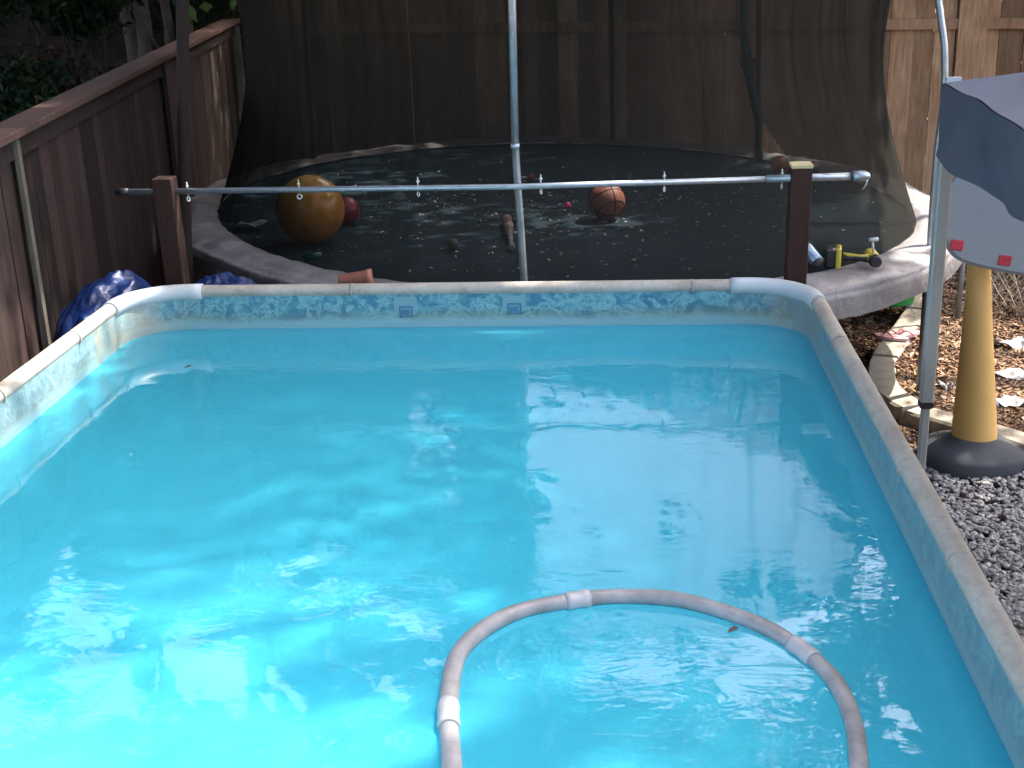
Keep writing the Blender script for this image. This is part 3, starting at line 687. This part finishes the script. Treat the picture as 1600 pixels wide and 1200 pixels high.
# ---------------------------------------------------------------- hose in the pool
hp = [(-.30, 1.75), (-.325, 2.05), (-.355, 2.31), (-.39, 2.55), (-.385, 2.78), (-.275, 2.955), (-.10, 3.035), (.045, 3.055), (.20, 3.025), (.385, 2.90), (.50, 2.715), (.53, 2.53), (.51, 2.31), (.47, 2.05), (.46, 1.75)]
hose = thing('pool_hose', (-.39, 2.55, .95), 'looped ribbed grey vacuum hose with pale cuffs floating on the water', 'hose')
hz = lambda i: (.964 if i < 9 else .958 - .004 * (i - 9))
hs = spline([(x, y, hz(i)) for i, (x, y) in enumerate(hp)], 40)
MB().tube(hs, [.0205 + (.0026 if i % 2 else -.0010) + .0006 * math.sin(i * .11) for i in range(len(hs))], 14).build('hose_tube', mat_plain('aged hose plastic', (.36, .345, .35), .4, 0, .35, 14, .1), hose)
def cuff(i):
    P = hs[i - 8:i + 9]; MB().tube(P[::2] , [.0245, .0265, .0265, .025, .0250, .0255, .0265, .0265, .0245][:len(P[::2])], 16).build('cuff', mat_cuff, hose)
mat_cuff = mat_plain('pale hose cuff', (.46, .45, .46), .4, 0, .08)
def nearest(px, py):
    q = at(px, py, .97); return min(range(20, len(hs) - 20), key=lambda i: (hs[i] - q).length)
for a in ((905, 935), (715, 1115), (1265, 1010)): cuff(nearest(*a))

# ---------------------------------------------------------------- things on the trampoline
def ballgeo(c, r, nu=40, nv=24):
    b = MB(); b.grid(lambda u, v: Vector(c) + Vector((math.cos(u * T2) * math.sin(math.pi * (1 - v)), math.sin(u * T2) * math.sin(math.pi * (1 - v)), math.cos(math.pi * (1 - v)))) * r, nu, nv, closed_u=True); return b
def on_mat(px, py, r): q = at(px, py, .93); return Vector((q.x, q.y, MATZ(q.x, q.y) + .004 + r))
q = at(485, 327, Y=7.45); c = Vector((q.x, 7.45, MATZ(q.x, 7.45) + .205)); c.z = max(q.z, c.z)
t = NT('yellow beach ball vinyl'); g = t.node('ShaderNodeTexCoord'); sx = t.node('ShaderNodeSeparateXYZ'); t.link(g.outputs['Object'], sx.inputs[0])
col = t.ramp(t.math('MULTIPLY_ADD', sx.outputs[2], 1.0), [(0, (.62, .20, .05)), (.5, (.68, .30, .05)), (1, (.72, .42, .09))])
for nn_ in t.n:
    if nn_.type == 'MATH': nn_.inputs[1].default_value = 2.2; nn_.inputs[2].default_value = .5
t.set(col, .18); t.b.inputs['Subsurface Weight'].default_value = 0
ball_o = thing('beach_ball', c - Vector((0, 0, .2)), 'big yellow orange inflatable ball at the left of the mat', 'ball')
bo = ballgeo(c, .205, 56, 36).build('ball_skin', t.m, ball_o, loc=None); bo.data.transform(Matrix.Translation(-c)); bo.matrix_parent_inverse = Matrix.Identity(4); bo.location = c - ball_o.location
b = MB(); pv = c + Vector((0, -.207, -.03)); 
m_dull = mat_plain('faded print', (.40, .22, .06), .3, 0, .3, 30, 0)
for k, (dx, dz) in enumerate(((-.03, -.02), (-.015, .0), (.0, -.02), (.015, .0), (-.02, -.045), (.005, -.05))):
    v = Vector((-.02 + dx, -1, -.35 + dz * 4)).normalized(); b.add([c + (v + Vector(e)).normalized() * .2062 for e in ((-.05, 0, -.05), (.05, 0, -.05), (.05, 0, .05), (-.05, 0, .05))], [(0, 1, 2, 3)])
b.build('printed_mark', m_dull, ball_o)
c = on_mat(543, 346, .085); m_redb = mat_plain('red pink ball rubber', (.32, .03, .05), .3, 0, .35, 60, .1)
o = ballgeo(c, .085).build('toy_ball', m_redb, None, 'small red speckled ball half hidden behind the big yellow ball', 'ball', loc=c)
# basketball
m_seam = mat_plain('matte black seam', (.012, .01, .01), .95, 0, .1, 8, 0, spec=.05)
def basketball(c, r, label, cc):
    t = thing('basketball', c - Vector((0, 0, r)), label, 'ball'); m1 = mat_plain('orange pebbled rubber', cc, .55, 0, .12, 20, .5, .002)
    ballgeo(c, r, 48, 30).build('ball_skin', m1, t); b = MB(); rot = Matrix.Rotation(.5, 3, 'Z') @ Matrix.Rotation(.7, 3, 'X')
    for fn in (lambda a: Vector((math.cos(a), math.sin(a), 0)), lambda a: Vector((0, math.cos(a), math.sin(a))), lambda a: Vector((math.cos(a), .0, math.sin(a))), lambda a: Vector((math.cos(a) * .75, .62 - .35 * math.cos(a) ** 2 * 0, math.sin(a) * .75)), lambda a: Vector((math.cos(a) * .75, -.62, math.sin(a) * .75))):
        b.tube([c + rot @ fn(a).normalized() * (r + .0002) for a in np.linspace(0, T2, 48, endpoint=False)], .0028, 6, closed=True)
    b.build('seam', m_seam, t)
basketball(on_mat(948, 336, .118), .118, 'orange basketball with black seams lying on the mat', (.27, .075, .035))
c = on_mat(1217, 272, .07); ballgeo(c, .066).build('toy_ball', mat_plain('dull red ball', (.30, .07, .03), .5), None, 'dull red brown ball at the back beside the dark post', 'ball', loc=c)
c = on_mat(887, 320, .025); ballgeo(c, .025, 20, 12).build('toy_ball', mat_plain('pink ball', (.75, .05, .16), .4), None, 'tiny bright pink ball left of the basketball', 'ball', loc=c)
c = on_mat(708, 386, .034); ballgeo(c, .034, 24, 14).build('tennis_ball', mat_plain('faded felt', (.14, .14, .09), .95, 0, .3, 60, .6), None, 'faded greenish tennis ball on the mat', 'ball', loc=c)
# bat
p0 = at(792, 334, .96); p0.z = MATZ(p0.x, p0.y) + .035; p1 = at(806, 424, .95); p1.z = MATZ(p1.x, p1.y) + .014; dv = p1 - p0
dv = dv.normalized() * .84
bat = thing('baseball_bat', p0 + dv * .5, 'pale wooden baseball bat lying on the mat beside the steel leg', 'baseball bat')
MB().tube([p0 + dv * f_ for f_ in (0, .01, .05, .3, .5, .68)], [.014, .024, .031, .031, .026, .017], 16).build('barrel', mat_plain('pale bat wood', (.24, .16, .11), .5, 0, .15, 12), bat)
MB().tube([p0 + dv * f_ for f_ in (.68, .8, .96, .965, .99, 1)], [.017, .0125, .0125, .021, .021, .014], 14).build('handle', mat_plain('grey grip tape', (.26, .27, .28), .8), bat)
# toy dumbbell
c = on_mat(817, 279, .03); db = thing('toy_dumbbell', c, 'small toy dumbbell with orange ends and white bar far back on the mat', 'toy'); m_or = mat_plain('orange toy plastic', (.2, .05, .02), .45)
MB().tube([c + Vector((-.03, 0, 0)), c + Vector((.03, 0, 0))], .009, 10).build('bar', m_white, db)
for sx_ in (-1, 1): ballgeo(c + Vector((sx_ * .062, 0, 0)), .031, 18, 12).build('weight', m_or, db)
ballgeo(c + Vector((-.064, .01, .05)), .016, 14, 8).build('knob', m_or, db)
# plant pot on its side on the near pad
c = at(556, 440, 1.02); c.z = 1.03; ax = Vector((1, .15, .06)).normalized(); pot = thing('flower_pot', c, 'terracotta colored plastic pot lying on its side on the near pad', 'flower pot')
rot = ax.to_track_quat('Z', 'Y').to_matrix().to_4x4(); mm = Matrix.Translation(c) @ rot
MB().lathe([(.0, -.085), (.028, -.085), (.033, -.08), (.043, .055), (.047, .058), (.047, .085), (.041, .085), (.038, .05), (.028, -.07), (.0, -.07)], 28, mm).build('pot_body', mat_plain('terracotta plastic', (.50, .19, .12), .55, 0, .12), pot)
# white cloth tag, green toy
q = at(397, 354, .955); mb = MB(); mb.grid(lambda u, v: (q.x - .09 + .17 * u, q.y - .05 + .1 * v + .03 * u, .975 + .01 * math.sin(u * 7 + v * 3)), 12, 6); mb.build('cloth_scrap', mat_plain('dirty white cloth', (.40, .40, .36), .9), None, 'small dirty white cloth scrap at the left edge of the mat', 'cloth', loc=(q.x, q.y, .975))
c = on_mat(489, 414, .03); b = MB(); b.tube([c + Vector((-.05, 0, 0)), c + Vector((.05, .02, .01))], [.026, .018], 14); b.build('plastic_cup', mat_plain('green toy plastic', (.01, .14, .07), .35), None, 'dark green plastic cup at the near left of the mat', 'cup', loc=c)

# power drill
dz_ = at(1362, 408, 1.0); D0 = Vector((dz_.x, dz_.y, 1.035)); drill = thing('power_drill', D0 - Vector((0, 0, .035)), 'yellow and black cordless power drill lying on the right side of the pad', 'power drill')
m_yel = mat_plain('yellow tool plastic', (.66, .50, .06), .35, 0, .1); m_blk = m_black
bx_ = Vector((-.93, .15, .0)).normalized()      # from motor towards battery
MB().tube([D0 + Vector((.0, -.085, -.01)), D0 + Vector((.0, -.08, -.01)), D0 + Vector((0, .05, -.01)), D0 + Vector((0, .06, -.01))], [.02, .033, .033, .024], 18).build('motor_housing', m_yel, drill)
MB().tube([D0 + Vector((0, -.125, -.012)), D0 + Vector((0, -.08, -.012))], [.026, .035], 18).build('rear_cover', m_blk, drill)
MB().tube([D0 + Vector((0, .055, -.01)), D0 + Vector((0, .10, -.01)), D0 + Vector((0, .115, -.01))], [.021, .021, .012], 16).build('chuck', m_blk, drill)
h0 = D0 + Vector((-.01, -.03, -.015)); h1 = D0 + bx_ * .15 + Vector((0, -.03, -.01))
MB().tube([h0, h0.lerp(h1, .35), h0.lerp(h1, .8), h1], [.026, .017, .018, .026], 14).build('grip', m_blk, drill)
MB().tube([h0 + Vector((0, -.006, .012)), h0.lerp(h1, .4) + Vector((0, -.004, .010)), h1 + Vector((0, -.004, .014))], [.016, .009, .013], 10).build('grip_panel', m_yel, drill)
rb = bx_.to_track_quat('X', 'Z').to_matrix()
MB().box(h1 + bx_ * .022, (.028, .10, .115), rb, bev=.008).build('battery_shoe', m_yel, drill)
MB().box(h1 + bx_ * .062, (.055, .092, .105), rb, bev=.01).build('battery', m_blk, drill)
MB().tube([D0 + Vector((-.005, -.05, .02)), D0 + Vector((-.012, -.05, .085))], .006, 8).tube([D0 + Vector((-.03, -.05, .087)), D0 + Vector((.016, -.05, .092))], .011, 8).build('white_lever', m_white, drill)
# can
q = at(1271, 412, .99); b0 = Vector((q.x + .01, q.y - .1, 1.015)); ax = Vector((-.26, .5, .30)).normalized(); mm = Matrix.Translation(b0) @ ax.to_track_quat('Z', 'Y').to_matrix().to_4x4()
can = thing('spray_can', b0, 'silver blue can leaning beside the dark right post', 'can')
MB().lathe([(0, 0), (.028, 0), (.033, .006), (.033, .17), (.024, .19), (.013, .195), (0, .195)], 24, mm).build('can_body', mat_plain('silver blue can', (.34, .43, .55), .3, .5, .2, 30), can)
MB().lathe([(0, -.002), (.0345, -.002), (.0345, .008), (.033, .008), (0, .008)], 24, mm).build('rim', m_black, can)

# ---------------------------------------------------------------- blue tarps
def tarp(cx, cy, cz, rx_, ry_, h, seed, label):
    b = MB()
    def fn(u, v):
        x, y = (u - .5) * 2, (v - .5) * 2; k = max(0, 1 - (x * x + y * y) * .8)
        z = cz - .25 + h * k ** .6 + .05 * fnoise(x * 2, y * 2, seed, 1.3) + .035 * abs(fnoise(x * 5, y * 5, seed, 1.2)); return Vector((cx + x * rx_, cy + y * ry_, max(.01, z)))
    b.grid(fn, 50, 50); o = b.build('blue_tarp', m_tarp, None, label, 'tarp', 'blue tarps bunched behind the far left pool corner', loc=(cx, cy, 0))
    md = o.modifiers.new('solid', 'SOLIDIFY'); md.thickness = .004
    return o
m_tarp = mat_plain('blue tarp', (.006, .028, .14), .35, 0, .35, 9, .6, .01)
tarp(-2.50, 6.0, .98, .26, .40, .36, 3.1, 'bunched dark blue tarp between the left fence and pool corner')
tarp(-2.00, 6.2, .99, .26, .20, .30, 8.2, 'crumpled bright blue tarp between left brown post and trampoline pad')

# ---------------------------------------------------------------- canopy
CX, CY, CZ = 1.137, 4.6, 2.115; W3 = 3.0
can3 = thing('pop_up_canopy', (CX + W3 / 2, CY - W3 / 2, 0), 'blue grey pop up canopy with drooping edge over the gravel at right', 'canopy')
def roofh(x, y):    # x,y local 0..1
    k = 2 * min(x, 1 - x, y, 1 - y); s = .58 * k
    return s - .05 * math.sin(math.pi * min(1, k * 1.6)) * (1 - k)
mb = MB()
def rf(u, v):
    e = min(u, 1 - u, v, 1 - v)
    sag = -.035 * (math.sin(math.pi * (u if min(v, 1 - v) < min(u, 1 - u) else v)) ** 2) * max(0, 1 - e * 5)
    return Vector((CX + W3 * u, CY - W3 * v, CZ + roofh(u, v) + sag + .012 * fnoise(u * 5, v * 5, 0, 2)))
mb.grid(rf, 60, 60)
t = NT('blue grey canopy cloth'); co = t.coords(); nn = t.noise(co, 2.2, 4, .6, .8); t.set(t.ramp(nn, [(.3, (.085, .087, .115)), (.7, (.13, .13, .165))]), .55, spec=.35); t.bump(t.noise(t.coords((1, .5, 1)), 2.2, 2, .4, .3), .8, .06)
m_can = t.m; o = mb.build('canopy_top', m_can, can3)
mb = MB()
def vf(u, v):
    s = u * 4; k = int(min(s, 3)); f_ = s - k; e = [(f_, 0), (1, f_), (1 - f_, 1), (0, 1 - f_)][k]
    p = rf(*e); out = [Vector((0, 1, 0)), Vector((1, 0, 0)), Vector((0, -1, 0)), Vector((-1, 0, 0))][k]
    drop = .235 + .03 * math.sin(f_ * 9) - (.0 if not (k == 3 and f_ > .8) else 0); 
    return p + Vector((0, 0, -drop * v)) + out * (.008 + .025 * v * math.sin(f_ * 22) * (.3 + .7 * math.sin(math.pi * f_)) + .02 * fnoise(f_ * 6, v * 2, k, 1.3) * v)
mb.grid(vf, 240, 8); mb.build('valance', m_can, can3)
for (x, y) in ((CX + .02, CY - .02), (CX + W3 - .02, CY - .02), (CX + W3 - .02, CY - W3 + .02), (CX + .02, CY - W3 + .02)):
    if y < 2 and x < 2: continue
    b = MB(); b.box((x, y, 1.515), (.046, .046, 1.13), bev=.005); b.build('leg', m_canleg, can3)
    b = MB(); b.box((x, y, .485), (.030, .030, .94), bev=.004); lg = b.build('lower_leg', m_canleg, can3)
    b = MB(); b.box((x, y, .945), (.052, .052, .03), bev=.006); b.build('collar', m_black, can3)
    b = MB(); b.box((x, y, .008), (.05, .05, .016)); b.build('foot', m_canleg, can3)
b = MB(); b.box((CX + .03, CY + .0, CZ + .012), (.05, .02, .016)); b.build('bracket', m_white, can3)

# ---------------------------------------------------------------- toy basketball hoop
HX, HY = 1.84, 6.27
hoop = thing('basketball_hoop', (HX, HY, 0), 'childs basketball hoop with yellow pole, grey backboard and black base', 'basketball hoop')
b = MB(); mm = Matrix.Translation((1.83, 6.25, 0)) @ Matrix.Rotation(.1, 4, 'Z')
pf = [(.0, 0), (1.0, 0), (1.03, .02), (1.02, .075), (.97, .10), (.75, .122), (.46, .15), (.38, .165), (.0, .17)]
vs = []; n = 48
def sq(a): c_, s_ = math.cos(a), math.sin(a); e = .8; return (abs(c_) ** e * math.copysign(1, c_), abs(s_) ** e * math.copysign(1, s_))
for r, z in pf:
    for k in range(n): x, y = sq(T2 * k / n); vs.append(mm @ Vector((x * r * .25, y * r * .235, z * .9)))
fs = [(i * n + k, i * n + (k + 1) % n, (i + 1) * n + (k + 1) % n, (i + 1) * n + k) for i in range(len(pf) - 1) for k in range(n)]
b.add(vs, fs, True); b.build('base', mat_plain('black hoop base', (.045, .048, .055), .85, 0, .2, 6, .2), hoop)
bot = Vector((at(1521, 690, Y=HY).x, HY, at(1521, 690, Y=HY).z)); top = at(1530, 415, Y=HY); bot.z = max(.15, bot.z)
pp = [bot - Vector((0, 0, .04)), bot, bot.lerp(top, .12), bot.lerp(top, .5), top, top + (top - bot) * .12]
m_hp = mat_plain('yellow hoop pole', (.64, .36, .10), .5, 0, .10, 4, .1)
MB().tube(pp, [.115, .111, .105, .081, .054, .047], 28).build('pole', m_hp, hoop)
# backboard plate seen from behind
BY = HY - .12
oc = [(1478, 385), (1471, 350), (1474, 320), (1484, 292), (1502, 273), (1522, 264), (1560, 266), (1600, 274), (1640, 290), (1660, 330), (1662, 400), (1650, 438), (1620, 434), (1560, 424), (1500, 408)]
P = spline([at(a, b_, Y=BY) for a, b_ in oc], 5, True); b = MB(); N = len(P); 
cc_ = sum(P, Vector()) / N; inner = [p.lerp(cc_, .07) + Vector((0, -.012, 0)) for p in P]; back = [p + Vector((0, .03, 0)) for p in P]
b.add(P + inner + back, [tuple(N + i for i in range(N)), tuple(2 * N + N - 1 - i for i in range(N))] + [(i, (i + 1) % N, N + (i + 1) % N, N + i) for i in range(N)] + [(2 * N + i, 2 * N + (i + 1) % N, (i + 1) % N, i) for i in range(N)])
b.build('backboard', mat_plain('grey hoop board plastic', (.25, .265, .28), .5, 0, .08, 4, .1), hoop)
q = at(1545, 350, Y=BY); MB().lathe([(0, -.17), (.03, -.165), (.055, -.14), (.062, -.05), (.055, .04), (.03, .075), (0, .085)], 24, Matrix.Translation((q.x + .01, BY + .012, q.z - .03)), sx=1.25, sy=.3).build('pole_socket', mat_plain('light socket plastic', (.30, .315, .33), .5), hoop)
for a, b_ in ((1495, 383), (1570, 407)):
    q = at(a, b_, Y=BY - .013); MB().box(q, (.062, .008, .05), Matrix.Rotation(R_(8), 3, 'Y'), bev=.003).build('red_mark', mat_plain('red label', (.50, .03, .05), .5), hoop)
rc = at(1578, 408, Y=HY + .36); ring = [rc + Vector((.17 * math.cos(a), .17 * math.sin(a), 0)) for a in np.linspace(0, T2, 32, endpoint=False)]
MB().tube(ring, .009, 8, closed=True).build('rim', mat_plain('red hoop rim', (.5, .08, .03), .4), hoop)
b = MB(); K = 16
for k in range(K):
    for sg in (1, -1):
        pts = []
        for i in range(6):
            a = T2 * (k + sg * i * .5) / K; rr_ = .17 - .012 * i + .012 * math.sin(i * 1.8 + k); pts.append(rc + Vector((rr_ * math.cos(a), rr_ * math.sin(a), -.045 * i)))
        b.tube(pts, .0028, 4)
b.build('net', mat_plain('off white net cord', (.50, .42, .30), .9), hoop)

# ---------------------------------------------------------------- scraps on the ground
m_paper = mat_plain('old paper', (.40, .385, .36), .85, 0, .15)
def scrap(px, py, sx_, sy_, a, label, seed, name='paper_scrap', mat=None, h=.03):
    q = at(px, py, .12); b = MB(); m_ = rotz(a)
    b.grid(lambda u, v: m_ @ Vector(((u - .5) * sx_ * (1 - .3 * v * math.sin(seed)) + .05 * sx_ * fnoise(v * 6, seed), (v - .5) * sy_ * (1 + .5 * fnoise(u * 5, seed, 2)), h * .8 * math.sin(u * 4 + seed) * math.cos(v * 3) + .03 * abs(fnoise(u * 3, v * 3, seed, 1.5)))) + Vector((q.x, q.y, .118)), 9, 5, smooth=False)
    o = b.build(name, mat or m_paper, None, label, 'scrap', 'paper scraps on the mulch', loc=(q.x, q.y, .12)); md = o.modifiers.new('solid', 'SOLIDIFY'); md.thickness = .003; return o
scrap(1572, 537, .26, .10, -.2, 'curved grey cloth strip on mulch, farthest scrap at the right edge', 1.0, 'cloth_strip', mat_plain('grey cloth', (.40, .38, .38), .9), .04)
scrap(1576, 584, .20, .08, -.25, 'crumpled long white paper on mulch at the right, middle of three', 2.2)
scrap(1584, 628, .16, .09, .2, 'flat torn white paper on mulch at the right, nearest the edging', 3.7, h=.015)
scrap(1480, 602, .06, .11, .2, 'small upright white packet between canopy leg and yellow pole', 5.1)
scrap(1547, 632, .08, .06, .7, 'small bluish wrapper on mulch right of the yellow pole', 6.0, mat=mat_plain('bluish wrapper', (.42, .45, .6), .4))
m_pink = mat_plain('pink foam', (.62, .33, .34), .6, 0, .1)
for k, (px, py, a, lb) in enumerate(((1393, 527, -.55, 'faded pink flip flop on the edging stone, the left one'), (1415, 524, .5, 'faded pink flip flop on the edging stone, the right one'))):
    q = at(px, py, .13); b = MB(); m_ = rotz(a + math.pi / 2); n = 26; vs = []
    for z in (0, .018):
        for i in range(n):
            t_ = T2 * i / n; x = .045 * math.cos(t_) * (1 + .22 * math.sin(t_)); y = .11 * math.sin(t_); vs.append(m_ @ Vector((x, y, z)) + Vector((q.x, q.y, .122 + .004 * k)))
    sd_ = thing('flip_flop', (q.x, q.y, .12), lb, 'sandal', 'pair of pink flip flops')
    b.add(vs, [tuple(range(n - 1, -1, -1)), tuple(n + i for i in range(n))] + [(i, (i + 1) % n, n + (i + 1) % n, n + i) for i in range(n)]); b.build('sole', m_pink, sd_)
    b = MB()
    for sg in (-1, 1): b.tube(spline([m_ @ Vector((0, .06, .015)) + Vector((q.x, q.y, .125)), m_ @ Vector((sg * .03, .02, .045)) + Vector((q.x, q.y, .125)), m_ @ Vector((sg * .042, -.03, .012)) + Vector((q.x, q.y, .125))], 4), .005, 6)
    b.build('strap', mat_plain('rose strap', (.45, .14, .17), .5), sd_)
q = at(1398, 442, .3); b = MB(); b.lathe([(0, 0), (.14, 0), (.17, .02), (.2, .2), (.21, .21), (.18, .21), (.15, .03), (0, .03)], 24, Matrix.Translation((q.x, q.y + .15, .12))); b.build('plastic_tub', mat_plain('green plastic', (.02, .30, .06), .4), None, 'bright green plastic tub on the ground under the trampoline', 'tub', loc=(q.x, q.y, .1))
for px, py, lb in ((1147, 981, 'tiny dark leaf on the water inside the hose loop'), (295, 571, 'tiny dark leaf on the water near the far left corner')):
    q = at(px, py, .96); b = MB(); b.add([(q.x - .012, q.y, .958), (q.x, q.y + .008, .961), (q.x + .014, q.y + .004, .959), (q.x + .002, q.y - .006, .957), (q.x - .02, q.y - .02, .957)], [(0, 3, 2, 1), (4, 3, 0)]); b.build('floating_leaf', m_bark, None, lb, 'leaf', 'dark leaves on the pool', loc=(q.x, q.y, .958))
